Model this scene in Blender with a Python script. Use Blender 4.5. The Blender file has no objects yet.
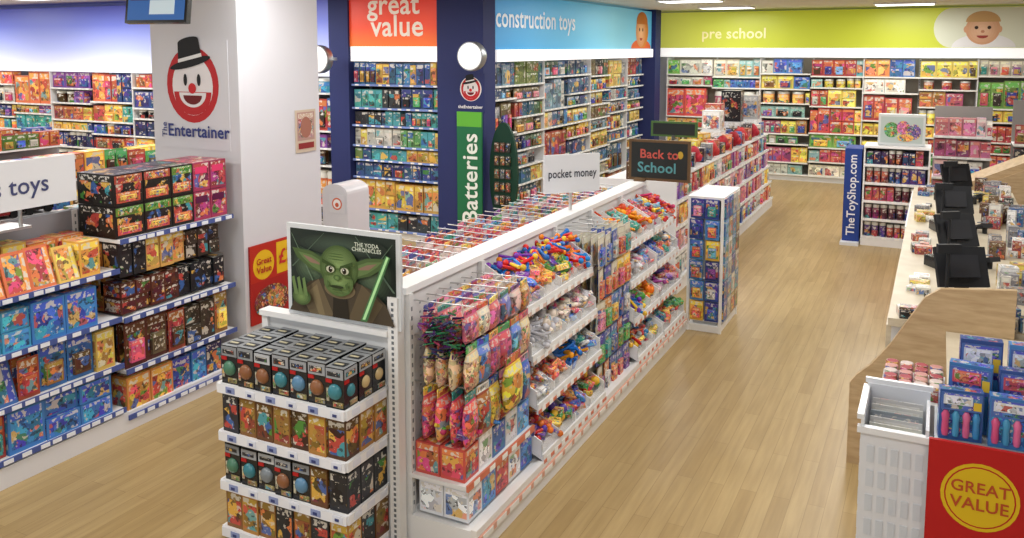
import bpy, math, random
from mathutils import Vector, Matrix
rnd=random.Random(11)
R=rnd.random
def U(a,b): return a+(b-a)*R()
def hx(s):
    s=s.lstrip('#'); o=[]
    for i in (0,2,4):
        c=int(s[i:i+2],16)/255.
        o.append(c/12.92 if c<=0.04045 else ((c+0.055)/1.055)**2.4)
    return tuple(o)
def C(c): return hx(c) if isinstance(c,str) else c
# ---------------------------------------------------------------- materials
MATS={}
def mk(name):
    m=bpy.data.materials.new(name); m.use_nodes=True
    nt=m.node_tree; b=nt.nodes["Principled BSDF"]; MATS[name]=m
    return m,nt,b
def colattr(nt):
    a=nt.nodes.new("ShaderNodeAttribute"); a.attribute_name="Col"; return a
def simple(name,rough=0.5,metal=0.0,spec=0.5):
    m,nt,b=mk(name); a=colattr(nt); nt.links.new(a.outputs["Color"],b.inputs["Base Color"])
    b.inputs["Roughness"].default_value=rough; b.inputs["Metallic"].default_value=metal
    b.inputs["Specular IOR Level"].default_value=spec
simple("plain",0.55,0,0.3); simple("gloss",0.25); simple("metal",0.35,0.9)
m,nt,b=mk("emit"); a=colattr(nt); nt.links.new(a.outputs["Color"],b.inputs["Base Color"])
nt.links.new(a.outputs["Color"],b.inputs["Emission Color"]); b.inputs["Emission Strength"].default_value=0.5
m,nt,b=mk("lamp"); b.inputs["Emission Color"].default_value=(1,0.98,0.94,1); b.inputs["Emission Strength"].default_value=4
m,nt,b=mk("acrylic"); b.inputs["Base Color"].default_value=(0.85,0.88,0.9,1); b.inputs["Alpha"].default_value=0.25; b.inputs["Roughness"].default_value=0.15
def package(name,scale,rough=0.3,noisescale=None,accent=0.72):
    m,nt,b=mk(name); N=nt.nodes; L=nt.links
    def math_(op,x,y=None):
        n=N.new("ShaderNodeMath"); n.operation=op
        for i,v in enumerate((x,y)):
            if v is None: continue
            if isinstance(v,(int,float)): n.inputs[i].default_value=v
            else: L.new(v,n.inputs[i])
        return n.outputs[0]
    def mix(f,x,y,bt='MIX'):
        n=N.new("ShaderNodeMix"); n.data_type='RGBA'; n.blend_type=bt
        if isinstance(f,(int,float)): n.inputs[0].default_value=f
        else: L.new(f,n.inputs[0])
        for i,v in ((6,x),(7,y)):
            if isinstance(v,tuple): n.inputs[i].default_value=v
            else: L.new(v,n.inputs[i])
        return n.outputs[2]
    a=colattr(nt); tc=N.new("ShaderNodeTexCoord")
    uv=N.new("ShaderNodeSeparateXYZ"); L.new(tc.outputs["UV"],uv.inputs[0])
    n0=N.new("ShaderNodeTexNoise"); n0.inputs["Scale"].default_value=scale*.9; L.new(tc.outputs["Object"],n0.inputs["Vector"])
    va=N.new("ShaderNodeVectorMath"); va.operation='SCALE'; va.inputs["Scale"].default_value=1.8/scale; L.new(n0.outputs["Color"],va.inputs[0])
    vb=N.new("ShaderNodeVectorMath"); vb.operation='ADD'; L.new(tc.outputs["Object"],vb.inputs[0]); L.new(va.outputs[0],vb.inputs[1])
    vo=N.new("ShaderNodeTexVoronoi"); vo.inputs["Scale"].default_value=scale; L.new(vb.outputs[0],vo.inputs["Vector"])
    no=N.new("ShaderNodeTexNoise"); no.inputs["Scale"].default_value=noisescale or scale*1.5; no.inputs["Detail"].default_value=4; L.new(tc.outputs["Object"],no.inputs["Vector"])
    vc=N.new("ShaderNodeSeparateColor"); L.new(vo.outputs["Color"],vc.inputs[0])
    inu=math_('MULTIPLY',math_('GREATER_THAN',uv.outputs[0],0.07),math_('LESS_THAN',uv.outputs[0],0.93))
    inv=math_('MULTIPLY',math_('GREATER_THAN',uv.outputs[1],0.1),math_('LESS_THAN',uv.outputs[1],0.76))
    art=math_('MULTIPLY',inu,inv)
    hs=N.new("ShaderNodeHueSaturation"); L.new(a.outputs["Color"],hs.inputs["Color"])
    L.new(math_('ADD',math_('MULTIPLY',vc.outputs[0],0.14),0.43),hs.inputs["Hue"]); L.new(math_('ADD',math_('MULTIPLY',vc.outputs[1],1.2),0.4),hs.inputs["Value"])
    hs.inputs["Saturation"].default_value=1.0
    c1=mix(math_('MULTIPLY',art,0.9),a.outputs["Color"],hs.outputs["Color"])
    rp=N.new("ShaderNodeValToRGB"); rp.color_ramp.interpolation='CONSTANT'; e=rp.color_ramp.elements
    e[0].position=0; e[0].color=(*hx("c8301c"),1); e[1].position=.2; e[1].color=(*hx("e8b428"),1)
    for p_,c_ in ((.38,"2060b0"),(.55,"e87820"),(.68,"30a0b0"),(.8,"d8d0c0"),(.9,"409030")): q=e.new(p_); q.color=(*hx(c_),1)
    L.new(vc.outputs[0],rp.inputs[0])
    c1=mix(math_('MULTIPLY',math_('MULTIPLY',math_('GREATER_THAN',vc.outputs[2],accent),art),.8),c1,rp.outputs["Color"])
    dk=math_('MULTIPLY',math_('MULTIPLY',math_('GREATER_THAN',no.outputs["Fac"],0.60),art),.75)
    c2=mix(dk,c1,(0.025,0.02,0.022,1))
    lab=math_('MULTIPLY',math_('MULTIPLY',math_('LESS_THAN',no.outputs["Fac"],0.37),art),.75)
    c2=mix(lab,c2,(0.68,0.62,0.5,1))
    hs2=N.new("ShaderNodeHueSaturation"); hs2.inputs["Hue"].default_value=0.54; hs2.inputs["Value"].default_value=1.4; L.new(a.outputs["Color"],hs2.inputs["Color"])
    top=math_('MULTIPLY',math_('MULTIPLY',math_('GREATER_THAN',uv.outputs[1],0.78),math_('LESS_THAN',uv.outputs[1],0.95)),inu)
    c3=mix(math_('MULTIPLY',top,0.8),c2,hs2.outputs["Color"])
    c4=mix(math_('MULTIPLY',math_('MULTIPLY',top,math_('GREATER_THAN',no.outputs["Fac"],0.53)),0.8),c3,(0.75,0.73,0.66,1))
    fs=N.new("ShaderNodeHueSaturation"); fs.inputs["Saturation"].default_value=.92; L.new(c4,fs.inputs["Color"])
    L.new(fs.outputs[0],b.inputs["Base Color"]); b.inputs["Roughness"].default_value=rough; b.inputs["Specular IOR Level"].default_value=.4
package("pack",18,0.3,34,.62); package("packfar",9,0.45,16,.72); package("packfine",38,0.28,60)
m,nt,b=mk("oak_planks"); N=nt.nodes; L=nt.links
tc=N.new("ShaderNodeTexCoord"); mp=N.new("ShaderNodeMapping"); mp.inputs["Rotation"].default_value=(0,0,math.radians(90)); L.new(tc.outputs["Object"],mp.inputs[0])
br=N.new("ShaderNodeTexBrick"); L.new(mp.outputs[0],br.inputs["Vector"])
br.inputs["Scale"].default_value=1; br.inputs["Brick Width"].default_value=1.1; br.inputs["Row Height"].default_value=0.095; br.inputs["Mortar Size"].default_value=0.0012
br.inputs["Color1"].default_value=(*hx("b39b6e"),1); br.inputs["Color2"].default_value=(*hx("a68d60"),1); br.inputs["Mortar"].default_value=(*hx("876e44"),1)
mp2=N.new("ShaderNodeMapping"); mp2.inputs["Scale"].default_value=(14,0.9,1); L.new(tc.outputs["Object"],mp2.inputs[0])
no=N.new("ShaderNodeTexNoise"); no.inputs["Scale"].default_value=2.2; no.inputs["Detail"].default_value=5; L.new(mp2.outputs[0],no.inputs["Vector"])
rp=N.new("ShaderNodeValToRGB"); rp.color_ramp.elements[0].position=0.3; rp.color_ramp.elements[0].color=(0.8,0.77,0.7,1); rp.color_ramp.elements[1].position=0.7; rp.color_ramp.elements[1].color=(1.06,1.06,1.04,1); L.new(no.outputs["Fac"],rp.inputs[0])
mx=N.new("ShaderNodeMix"); mx.data_type='RGBA'; mx.blend_type='MULTIPLY'; mx.inputs[0].default_value=0.8; L.new(br.outputs["Color"],mx.inputs[6]); L.new(rp.outputs[0],mx.inputs[7])
L.new(mx.outputs[2],b.inputs["Base Color"]); b.inputs["Roughness"].default_value=0.36; b.inputs["Specular IOR Level"].default_value=0.45
def wood(name,c0,c1):
    m,nt,b=mk(name); N=nt.nodes; L=nt.links
    tc=N.new("ShaderNodeTexCoord"); mp=N.new("ShaderNodeMapping"); mp.inputs["Scale"].default_value=(3,3,20); L.new(tc.outputs["Object"],mp.inputs[0])
    no=N.new("ShaderNodeTexNoise"); no.inputs["Scale"].default_value=2; no.inputs["Detail"].default_value=4; L.new(mp.outputs[0],no.inputs["Vector"])
    rp=N.new("ShaderNodeValToRGB"); rp.color_ramp.elements[0].position=0.3; rp.color_ramp.elements[0].color=(*hx(c0),1); rp.color_ramp.elements[1].position=0.7; rp.color_ramp.elements[1].color=(*hx(c1),1)
    L.new(no.outputs["Fac"],rp.inputs[0]); L.new(rp.outputs[0],b.inputs["Base Color"]); b.inputs["Roughness"].default_value=0.45
wood("lightwood","b0946e","c8ae88"); wood("creamtop","c4b8a0","d2c8b2")
def plaster(name,c):
    m,nt,b=mk(name); N=nt.nodes; L=nt.links
    tc=N.new("ShaderNodeTexCoord"); no=N.new("ShaderNodeTexNoise"); no.inputs["Scale"].default_value=3; L.new(tc.outputs["Object"],no.inputs["Vector"])
    rp=N.new("ShaderNodeValToRGB"); k=hx(c); rp.color_ramp.elements[0].color=(k[0]*.95,k[1]*.95,k[2]*.95,1); rp.color_ramp.elements[1].color=(*k,1)
    L.new(no.outputs["Fac"],rp.inputs[0]); L.new(rp.outputs[0],b.inputs["Base Color"]); b.inputs["Roughness"].default_value=0.7
plaster("plaster","d4d4da"); plaster("ceilingpaint","dcd8cc"); plaster("navy","1c2860")
def gradient(name,axis,a,b_,stops,emit=0.3):
    m,nt,b=mk(name); N=nt.nodes; L=nt.links
    tc=N.new("ShaderNodeTexCoord"); sp=N.new("ShaderNodeSeparateXYZ"); L.new(tc.outputs["Object"],sp.inputs[0])
    mr=N.new("ShaderNodeMapRange"); mr.inputs[1].default_value=a; mr.inputs[2].default_value=b_; L.new(sp.outputs[axis],mr.inputs[0])
    rp=N.new("ShaderNodeValToRGB"); e=rp.color_ramp.elements
    e[0].position=stops[0][0]; e[0].color=(*hx(stops[0][1]),1); e[1].position=stops[-1][0]; e[1].color=(*hx(stops[-1][1]),1)
    for p,c in stops[1:-1]:
        q=e.new(p); q.color=(*hx(c),1)
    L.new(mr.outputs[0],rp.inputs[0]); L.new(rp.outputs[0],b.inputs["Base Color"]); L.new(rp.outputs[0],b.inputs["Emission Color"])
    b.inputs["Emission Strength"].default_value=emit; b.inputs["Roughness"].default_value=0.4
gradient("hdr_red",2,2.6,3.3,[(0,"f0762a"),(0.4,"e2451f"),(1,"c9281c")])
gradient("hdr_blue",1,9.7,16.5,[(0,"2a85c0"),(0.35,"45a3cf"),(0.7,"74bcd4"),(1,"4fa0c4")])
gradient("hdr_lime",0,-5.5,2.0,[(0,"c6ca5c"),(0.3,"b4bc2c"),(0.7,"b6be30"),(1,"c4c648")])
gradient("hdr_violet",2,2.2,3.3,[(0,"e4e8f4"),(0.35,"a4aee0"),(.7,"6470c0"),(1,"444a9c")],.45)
# ---------------------------------------------------------------- mesh builder
class B:
    def __init__(s): s.v=[];s.f=[];s.m=[];s.c=[];s.uv=[];s.sm=[];s.slots=[]
    def mi(s,mat):
        if mat not in s.slots: s.slots.append(mat)
        return s.slots.index(mat)
    def face(s,pts,col,mat="plain",uv=None,smooth=False):
        k=len(s.v); n=len(pts); s.v.extend([tuple(p) for p in pts]); s.f.append(tuple(range(k,k+n)))
        s.m.append(s.mi(mat)); s.c.append(C(col)); s.sm.append(smooth)
        s.uv.append(uv if uv else [(0,0),(1,0),(1,1),(0,1)][:n] if n<=4 else [(0.5,0.5)]*n)
    def obox(s,M,sx,sy,sz,col,mat="plain",top=None,topmat=None):
        x,y,z=sx/2,sy/2,sz/2
        P=[M@Vector(p) for p in [(-x,-y,-z),(x,-y,-z),(x,y,-z),(-x,y,-z),(-x,-y,z),(x,-y,z),(x,y,z),(-x,y,z)]]
        for q in [(0,1,5,4),(1,2,6,5),(2,3,7,6),(3,0,4,7)]: s.face([P[i] for i in q],col,mat)
        s.face([P[i] for i in (4,5,6,7)],top or col,topmat or mat); s.face([P[i] for i in (3,2,1,0)],col,mat)
    def box(s,x0,x1,y0,y1,z0,z1,col,mat="plain",M=None,top=None,topmat=None):
        T=Matrix.Translation(((x0+x1)/2,(y0+y1)/2,(z0+z1)/2))
        if M is not None: T=M@T
        s.obox(T,abs(x1-x0),abs(y1-y0),abs(z1-z0),col,mat,top,topmat)
    def rings(s,rings,col,mat,cap=True,smooth=True):
        k=len(s.v); n=len(rings[0])
        for r in rings: s.v.extend([tuple(p) for p in r])
        for i in range(len(rings)-1):
            for j in range(n):
                j2=(j+1)%n
                s.f.append((k+i*n+j,k+i*n+j2,k+(i+1)*n+j2,k+(i+1)*n+j)); s.m.append(s.mi(mat)); s.c.append(C(col)); s.sm.append(smooth)
                s.uv.append([(j/n,i/(len(rings)-1)),((j+1)/n,i/(len(rings)-1)),((j+1)/n,(i+1)/(len(rings)-1)),(j/n,(i+1)/(len(rings)-1))])
        if cap:
            s.face(list(rings[-1]),col,mat if mat not in("pack","packfar","packfine") else "plain"); s.face(list(reversed(rings[0])),col,"plain" if mat.startswith("pack") else mat)
    def lathe(s,M,prof,col,mat="plain",n=12,cap=True):
        s.rings([[M@Vector((r*math.cos(2*math.pi*j/n),r*math.sin(2*math.pi*j/n),z)) for j in range(n)] for r,z in prof],col,mat,cap)
    def cyl(s,p0,p1,r,col,mat="plain",n=8,r1=None):
        p0=Vector(p0);p1=Vector(p1);d=p1-p0
        M=Matrix.Translation(p0)@d.to_track_quat('Z','Y').to_matrix().to_4x4()
        s.lathe(M,[(r,0),(r if r1 is None else r1,d.length)],col,mat,n)
    def ball(s,c,r,col,mat="plain",n=8,sc=(1,1,1),M=None):
        T=(M if M is not None else Matrix())@Matrix.Translation(c)@Matrix.Diagonal((*sc,1))
        k=max(4,n//2+1)
        s.lathe(T,[(max(r*math.sin(math.pi*i/k),r*0.02),-r*math.cos(math.pi*i/k)) for i in range(k+1)],col,mat,n,False)
    def bag(s,T,w,t,h,col,mat="pack"):
        s.obox(T@Matrix.Translation((0,0,h*.42)),w*.95,.006,h*.16,vary(rnd.choice(P_MIX)),mat)
        rr=[]
        for z,k,q in ((-.5,.12,.9),(-.42,.7,1),(-.1,1,1),(.15,.85,.98),(.34,.15,.95)):
            rr.append([T@Vector((w/2*q*math.copysign(abs(math.cos(a))**.5,math.cos(a)),t/2*k*math.copysign(abs(math.sin(a))**.8,math.sin(a)),z*h)) for a in [2*math.pi*j/10 for j in range(10)]])
        s.rings(rr,col,mat,True)
    def prism(s,pts,ext,col,mat="plain"):
        ext=Vector(ext); P=[Vector(p) for p in pts]; Q=[p+ext for p in P]
        s.face(P,col,mat); s.face(list(reversed(Q)),col,mat)
        for i in range(len(P)):
            j=(i+1)%len(P); s.face([P[i],P[j],Q[j],Q[i]],col,mat)
    def build(s,name,parent=None):
        me=bpy.data.meshes.new(name); me.from_pydata(s.v,[],s.f)
        for t in s.slots: me.materials.append(MATS[t])
        me.polygons.foreach_set("material_index",s.m); me.polygons.foreach_set("use_smooth",s.sm)
        ca=me.color_attributes.new("Col",'FLOAT_COLOR','CORNER'); ul=me.uv_layers.new(name="UVMap")
        cc=[];uu=[]
        for f,c,u in zip(s.f,s.c,s.uv):
            for i in range(len(f)):
                cc.extend((c[0],c[1],c[2],1.0)); uu.extend(u[i])
        ca.data.foreach_set("color",cc); ul.data.foreach_set("uv",uu); me.update()
        o=bpy.data.objects.new(name,me); bpy.context.collection.objects.link(o)
        if parent: o.parent=parent
        return o
def frame(o,s_,out):
    s_=Vector(s_);out=Vector(out)
    return Matrix(((s_.x,out.x,0,o[0]),(s_.y,out.y,0,o[1]),(s_.z,out.z,1,o[2]),(0,0,0,1)))
class Sign:
    def __init__(s,c,u,w,h,th=0.02,col="f4f4f4",mat="plain"):
        s.c=Vector(c); s.u=Vector(u).normalized(); up=Vector((0,0,1)); s.n=s.u.cross(up).normalized()
        s.up=up; s.w=w;s.h=h;s.b=B();s.k=0;s.texts=[]
        T=Matrix(((s.u.x,s.up.x,s.n.x,s.c.x),(s.u.y,s.up.y,s.n.y,s.c.y),(s.u.z,s.up.z,s.n.z,s.c.z),(0,0,0,1))); s.T=T
        s.b.obox(T@Matrix.Translation((0,0,-th/2)),w,h,th,col,mat)
    def off(s): s.k+=1; return 0.0006*s.k+.0006
    def poly(s,pts,col,mat="plain"):
        z=s.off(); s.b.face([s.T@Vector((x,y,z)) for x,y in pts],col,mat)
    def rect(s,x0,x1,y0,y1,col,mat="plain"): s.poly([(x0,y0),(x1,y0),(x1,y1),(x0,y1)],col,mat)
    def disc(s,x,y,rx,ry,col,mat="plain",n=28,a0=0,a1=360,rot=0):
        p=[];c_,s_=math.cos(math.radians(rot)),math.sin(math.radians(rot))
        full=abs(a1-a0)>=360
        for i in range(n if full else n+1):
            a=math.radians(a0+(a1-a0)*i/n); X=rx*math.cos(a);Y=ry*math.sin(a); p.append((x+X*c_-Y*s_,y+X*s_+Y*c_))
        s.poly(p,col,mat)
    def grad(s,x,y,rx,ry,c0,c1,n=7,dx=0,dy=0):
        a,b_=C(c0),C(c1)
        for i in range(n):
            t=i/(n-1); k=1-.8*t; s.disc(x+dx*t,y+dy*t,rx*k,ry*k,tuple(a[j]*(1-t)+b_[j]*t for j in range(3)))
    def text(s,body,x,y,width,col,bold=0.012,height=None,rot=0): s.texts.append((body,x,y,width,col,bold,rot,height))
    def build(s,name,parent=None):
        o=s.b.build(name,parent)
        for i,(body,x,y,width,col,bold,rot,height) in enumerate(s.texts):
            cu=bpy.data.curves.new("lettering","FONT"); cu.body=body; cu.size=1; cu.offset=bold; cu.align_x='CENTER'; cu.align_y='CENTER'; cu.resolution_u=3; cu.space_character=1+bold*2
            key="txt_"+col
            if key not in MATS:
                mm,nt_,bb=mk(key); bb.inputs["Base Color"].default_value=(*hx(col),1); bb.inputs["Roughness"].default_value=0.5
            cu.materials.append(MATS[key])
            t=bpy.data.objects.new("lettering_%d"%(i+1),cu); bpy.context.collection.objects.link(t); t.parent=o
            bpy.context.view_layer.update(); d=t.dimensions.x; sc=width/max(d,0.01)
            sy=sc if height is None else height/max(t.dimensions.y,0.01)
            t.matrix_world=s.T@Matrix.Translation((x,y,s.off()+0.002))@Matrix.Rotation(math.radians(rot),4,'Z')@Matrix.Diagonal((sc,sy,1,1))
        return o
# ---------------------------------------------------------------- palettes
P_ACT=["1550a8","d8641e","b2201c","a4401a","1e3a7a","e0a428","1d2a58","1c1e24","c0481c","1d6fb8","5c742a","b7311a","d0a42a","4a2810","2a5a9a","e08a2a","2a90b8","c82820","d8b040"]
P_DARK=["1c2024","2a2a2c","3a3028","5a3a20","9a6a2a","24303c","5a2418","b08830","6a5a40"]
P_MIX=["c83a6e","c8c4bc","1c68c0","e8a82a","2b9a90","7a3f98","d8502a","d2d2d2","47a34a","e080a0","1e4a9a","c81e2a","f0c83a","6ab4dc","d8662a","b81e2a"]
P_PINK=["d84a84","d89ab4","9a3a90","d4c6ce","7a4ab0","d82a4a","d8b8c4","5ab0d8","c83a3a","d8d4d0"]
P_CONS=["2a3f6a","c89a2a","4a6a4a","7a98a8","8a8e92","6a5a3a","9a2e20","2a6f9a","a8a494","3a5a7a","23282e","6a7a3a","2e5a6a","d0b050","b8b8b0"]
P_GV=["2a5a4a","6a7a90","2a6a9a","c09030","a04028","b0b0a8","2a4a7a","5a8a4a","30343a","3a9a9a","c8a040"]
P_PRE=["c83a3a","e8c03a","5aa04a","d0d0c0","e8984a","b84a7a","3a78c0","7ab04a","e0d8c0","c83228","8ab8b0","f0d850","b87a3a","e8e4d8","d83a30"]
def vary(c,k=0.15):
    c=C(c); f=1+U(-k,k); return tuple(min(1,x*f) for x in c)
def product(b,M,s0,w,d,h,z,col,kind,mat):
    dd=U(0.14,0.22)
    if kind=="box": b.box(s0+.002,s0+w-.002,d-dd,d,z,z+h,col,mat,M)
    elif kind=="blister":
        b.box(s0+.003,s0+w-.003,d-0.02,d-0.012,z,z+h,col,mat,M)
        b.box(s0+w*.2,s0+w*.8,d-0.012,d+0.012,z+h*.12,z+h*.6,vary(rnd.choice(P_MIX+P_DARK)),mat,M)
        b.box(s0+.003,s0+w-.003,d-0.09,d-0.08,z,z+h,col,mat,M)
    elif kind=="tub":
        r=min(w/2-.004,h*.5); T=M@Matrix.Translation((s0+w/2,d-r,z))
        b.lathe(T,[(r*.85,0),(r,h*.08),(r,h*.78)],col,mat,10,False); b.lathe(T,[(r*1.04,h*.78),(r*1.04,h*.95),(r*.9,h)],vary("d8d8d0"),"gloss",10)
    elif kind=="wedge":
        a=[(s0+.004,d-dd,z),(s0+.004,d,z),(s0+.004,d-dd*.5,z+h)]
        b.prism([M@Vector(p) for p in a],(M.to_3x3()@Vector((w-.008,0,0))),col,mat)
def fill(b,M,L,d,z,h,pal,wr=(0.12,0.26),kinds=("box","box","box","blister","tub"),mat="pack",hr=(0.82,0.98),group=(1,3)):
    s=0.015
    while s<L-0.05:
        w=min(U(*wr),max(.08,L-s-.012)); k=rnd.choice(kinds); c=vary(rnd.choice(pal)); hh=h*U(*hr)
        for i in range(rnd.randint(*group)):
            if s+w>L-0.005: break
            if h>.2 and k=="box" and R()<.25:
                product(b,M,s,w,d-U(.005,.03),hh*.48,z,c,k,mat); product(b,M,s,w,d-U(.005,.03),hh*.48,z+hh*.5,vary(c),k,mat)
            else: product(b,M,s,w,d-U(.005,.03),hh,z,c,k,mat)
            s+=w+0.002
        else: continue
        break
def tickets(b,M,L,d,z,strip,lab="f4f4f0",hgt=0.04,step=0.16):
    b.box(0,L,d,d+0.012,z-hgt+.008,z+.008,strip,"plain",M)
    s=0.06
    while s<L-0.08:
        b.box(s,s+0.06,d+0.012,d+0.015,z-hgt+.012,z+.004,lab,"plain",M); s+=step*U(.7,1.3)
def shelf(b,M,L,d,z,strip,col="e0e0e0",lab="f4f4f0",lip=0.035,step=.16):
    b.box(0,L,0,d,z-0.022,z,col,"plain",M); tickets(b,M,L,d,z,strip,lab,lip,step)
def upright(b,M,s,d0,z1,z0=0,col="dedede"):
    b.box(s-.018,s+.018,d0-.03,d0+.012,z0,z1,col,"plain",M)
    z=z0+.05
    while z<z1-.04:
        b.box(s-.005,s+.005,d0+.012,d0+.0135,z,z+.022,"70757a","plain",M); z+=.05
def shelfwall(prodname,M,L,zs,top,depth,pal,strip="e4e4e2",back="77797c",bay=1.0,mat="packfar",wr=(0.12,0.26),kinds=("box","box","blister","tub"),base="e0e0de",vertical=False):
    b=B(); p=B()
    b.box(0,L,-0.04,0,0,top,back,"plain",M)  # back panel colour darkened to paint in the shade behind the stock
    n=max(1,round(L/bay)); bw=L/n
    for i in range(n+1): 
        upright(b,M,min(max(i*bw,.02),L-.02),0.0,top)
        if vertical and i%2==0: b.box(min(max(i*bw,.01),L-.01)-.01,min(max(i*bw,.01),L-.01)+.01,0,depth,0,top,"e2e2e2","plain",M)
    b.box(0,L,0,depth-.02,0,zs[0]-.02,base,"plain",M)
    for j in range(n):
        # each bay has its own shelf spacing
        zb=[zs[0]]
        for z in zs[1:]:
            zz=z+rnd.choice([0,0,.04,-.04])
            if rnd.random()<.12: continue
            zb.append(zz)
        for i,z in enumerate(zb):
            nz=zb[i+1] if i+1<len(zb) else top+.03
            Mb=M@Matrix.Translation((j*bw,0,0)); shelf(b,Mb,bw,depth,z,strip,lip=.028)
            kk=rnd.choice([kinds,kinds,("box",),("blister",)]); k=rnd.choice([.7,1,1,1.5])
            fill(p,Mb,bw,depth-.01,z,nz-z-.033,[rnd.choice(pal) for _ in range(5)],(wr[0]*k,wr[1]*k),kk,mat,(.84,1.0),(1,4))
    o=b.build("shelving_unit"); p.build(prodname,o); return o
# ================================================================= ROOM
b=B(); b.box(-18,4,-3,18.2,-0.1,0,"b0925f","oak_planks"); b.build("floor")
b=B(); b.box(-18,4,-3,18.2,3.36,3.46,"dddddd","ceilingpaint"); b.build("ceiling")
b=B(); b.box(-18,-7.66,10.22,10.35,0,3.36,"ffffff","plaster"); b.build("wall_back")
b=B(); b.box(-5.8,4,18.0,18.2,0,3.36,"ffffff","plaster"); b.build("wall_far")
b=B(); b.box(-18.1,-18,-3,10.35,0,3.36,"ffffff","plaster"); b.build("wall_left")
b=B(); b.box(4,4.1,-3,18.2,0,3.36,"ffffff","plaster"); b.build("wall_right")
b=B(); b.box(-5.75,-4.82,4.98,5.93,0,3.36,"ffffff","plaster"); b.box(-5.765,-4.805,4.965,5.945,0,.1,"c8c8c8"); b.build("pillar")
# ================================================================= HEADERS + WALL UNITS
MF=frame((-5.1,17.9,0),(1,0,0),(0,-1,0))
zs=[.12,.4,.68,.96,1.24,1.52,1.8,2.06]
shelfwall("preschool_toy_packs",MF,7.6,zs,2.4,.42,P_PRE,"eeece4","a8a090",mat="packfar",wr=(.12,.3),vertical=True)
s=Sign((-1.35,17.42,2.96),(1,0,0),7.9,.72,.3,"ffffff","hdr_lime")
s.text("pre school",-2.38,-.08,1.25,"fbf2b8",0.015)
s.rect(1.5,3.9,-.355,.355,"e4e8d4"); s.disc(1.5,0,.3,.355,"e4e8d4")
s.disc(2.0,-.35,.5,.24,"f0f0f2",a0=0,a1=180); s.grad(1.98,-.02,.27,.28,"d8a682","ecc4a4",6,0,-.03); s.disc(1.98,.1,.27,.19,"c8a06c",a0=0,a1=180); s.disc(1.72,-.03,.04,.06,"dca884"); s.disc(2.24,-.03,.04,.06,"dca884")
s.disc(1.88,0,.03,.03,"3a2a20"); s.disc(2.08,0,.03,.03,"3a2a20"); s.disc(1.98,-.07,.03,.025,"c88a6c"); s.disc(1.98,-.14,.09,.05,"a0403a",a0=180,a1=360)
s.b.box(-5.3,2.6,17.42,17.75,2.42,2.6,"fafafa","emit"); s.build("category_header_sign")
MC=frame((-5.78,9.95,0),(0,1,0),(1,0,0))
zs=[.12,.38,.64,.9,1.14,1.38,1.62,1.86,2.12]
shelfwall("construction_toy_packs",MC,6.75,zs,2.42,.42,P_CONS,"d8dad8","6a6e70",mat="packfar",wr=(.1,.22),kinds=("box","box","box","blister"),vertical=True)
s=Sign((-5.2,13.3,2.95),(0,1,0),6.8,.74,.3,"ffffff","hdr_blue")
s.text("construction toys",-1.98,.04,2.7,"f4fbff",0.015)
s.disc(2.75,-.36,.6,.18,"d8602a",a0=0,a1=180); s.disc(2.8,-.02,.38,.33,"c87a2a"); s.grad(2.72,-.04,.3,.29,"cc8c5c","eab488",6); s.disc(2.78,.14,.34,.2,"b8682a",a0=-10,a1=190)
s.disc(2.62,0,.03,.035,"33221a"); s.disc(2.82,0,.03,.035,"33221a"); s.disc(2.72,-.16,.08,.05,"a83a30",a0=180,a1=360)
s.b.box(-5.55,-5.16,9.95,16.7,2.42,2.58,"fafafa","emit"); s.build("category_header_sign")
b=B(); b.box(-5.8,-5.12,16.72,17.08,0,3.36,"1c2a66","navy"); b.box(-5.82,-5.11,16.715,17.085,0,.1,"11193f"); b.build("blue_column")
MG=frame((-7.3,10.12,0),(1,0,0),(0,-1,0))
zs=[.1,.34,.58,.82,1.06,1.3,1.54,1.78,2.06]
shelfwall("great_value_toy_packs",MG,1.42,zs,2.42,.42,P_GV,"7a92d0","6a6e74",bay=1.42,mat="packfar",wr=(.09,.18),kinds=("box","box","blister"))
s=Sign((-6.59,9.68,2.98),(1,0,0),1.44,.72,.4,"ffffff","hdr_red")
s.text("great",.0,.19,.84,"fff6ec",0.015); s.text("value",.06,-.1,.84,"fff6ec",0.015)
s.b.box(-7.3,-5.88,9.68,10.0,2.42,2.62,"fafafa","emit"); s.build("great_value_header_sign")
b=B(); b.box(-7.64,-7.31,9.64,10.3,0,3.36,"1c2a66","navy"); b.box(-7.65,-7.305,9.63,10.31,0,.1,"11193f"); b.build("blue_column")
b=B(); b.box(-5.86,-5.18,9.6,9.93,0,3.36,"1c2a66","navy"); b.box(-5.87,-5.17,9.59,9.935,0,.1,"11193f"); b.build("blue_column")
def roundsign(x,y,z,r):
    b=B(); T=Matrix.Translation((x,y,z))@Matrix.Rotation(math.radians(90),4,'X')
    b.lathe(T,[(r*.96,-.06),(r,-.04),(r,.04),(r*.96,.06)],"a8acb0","metal",32)
    b.lathe(T,[(r*.9,.06),(r*.86,.068),(r*.05,.07)],"f0f0ee","emit",32); b.lathe(T,[(r*.05,-.07),(r*.9,-.062)],"f0f0ee","emit",32)
    b.box(x-.02,x+.02,y+.05,y+.35,z-.02,z+.02,"b0b4b8","metal"); b.build("round_illuminated_sign")
roundsign(-5.12,9.2,2.5,.18); roundsign(-7.45,9.2,2.45,.19)
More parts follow.
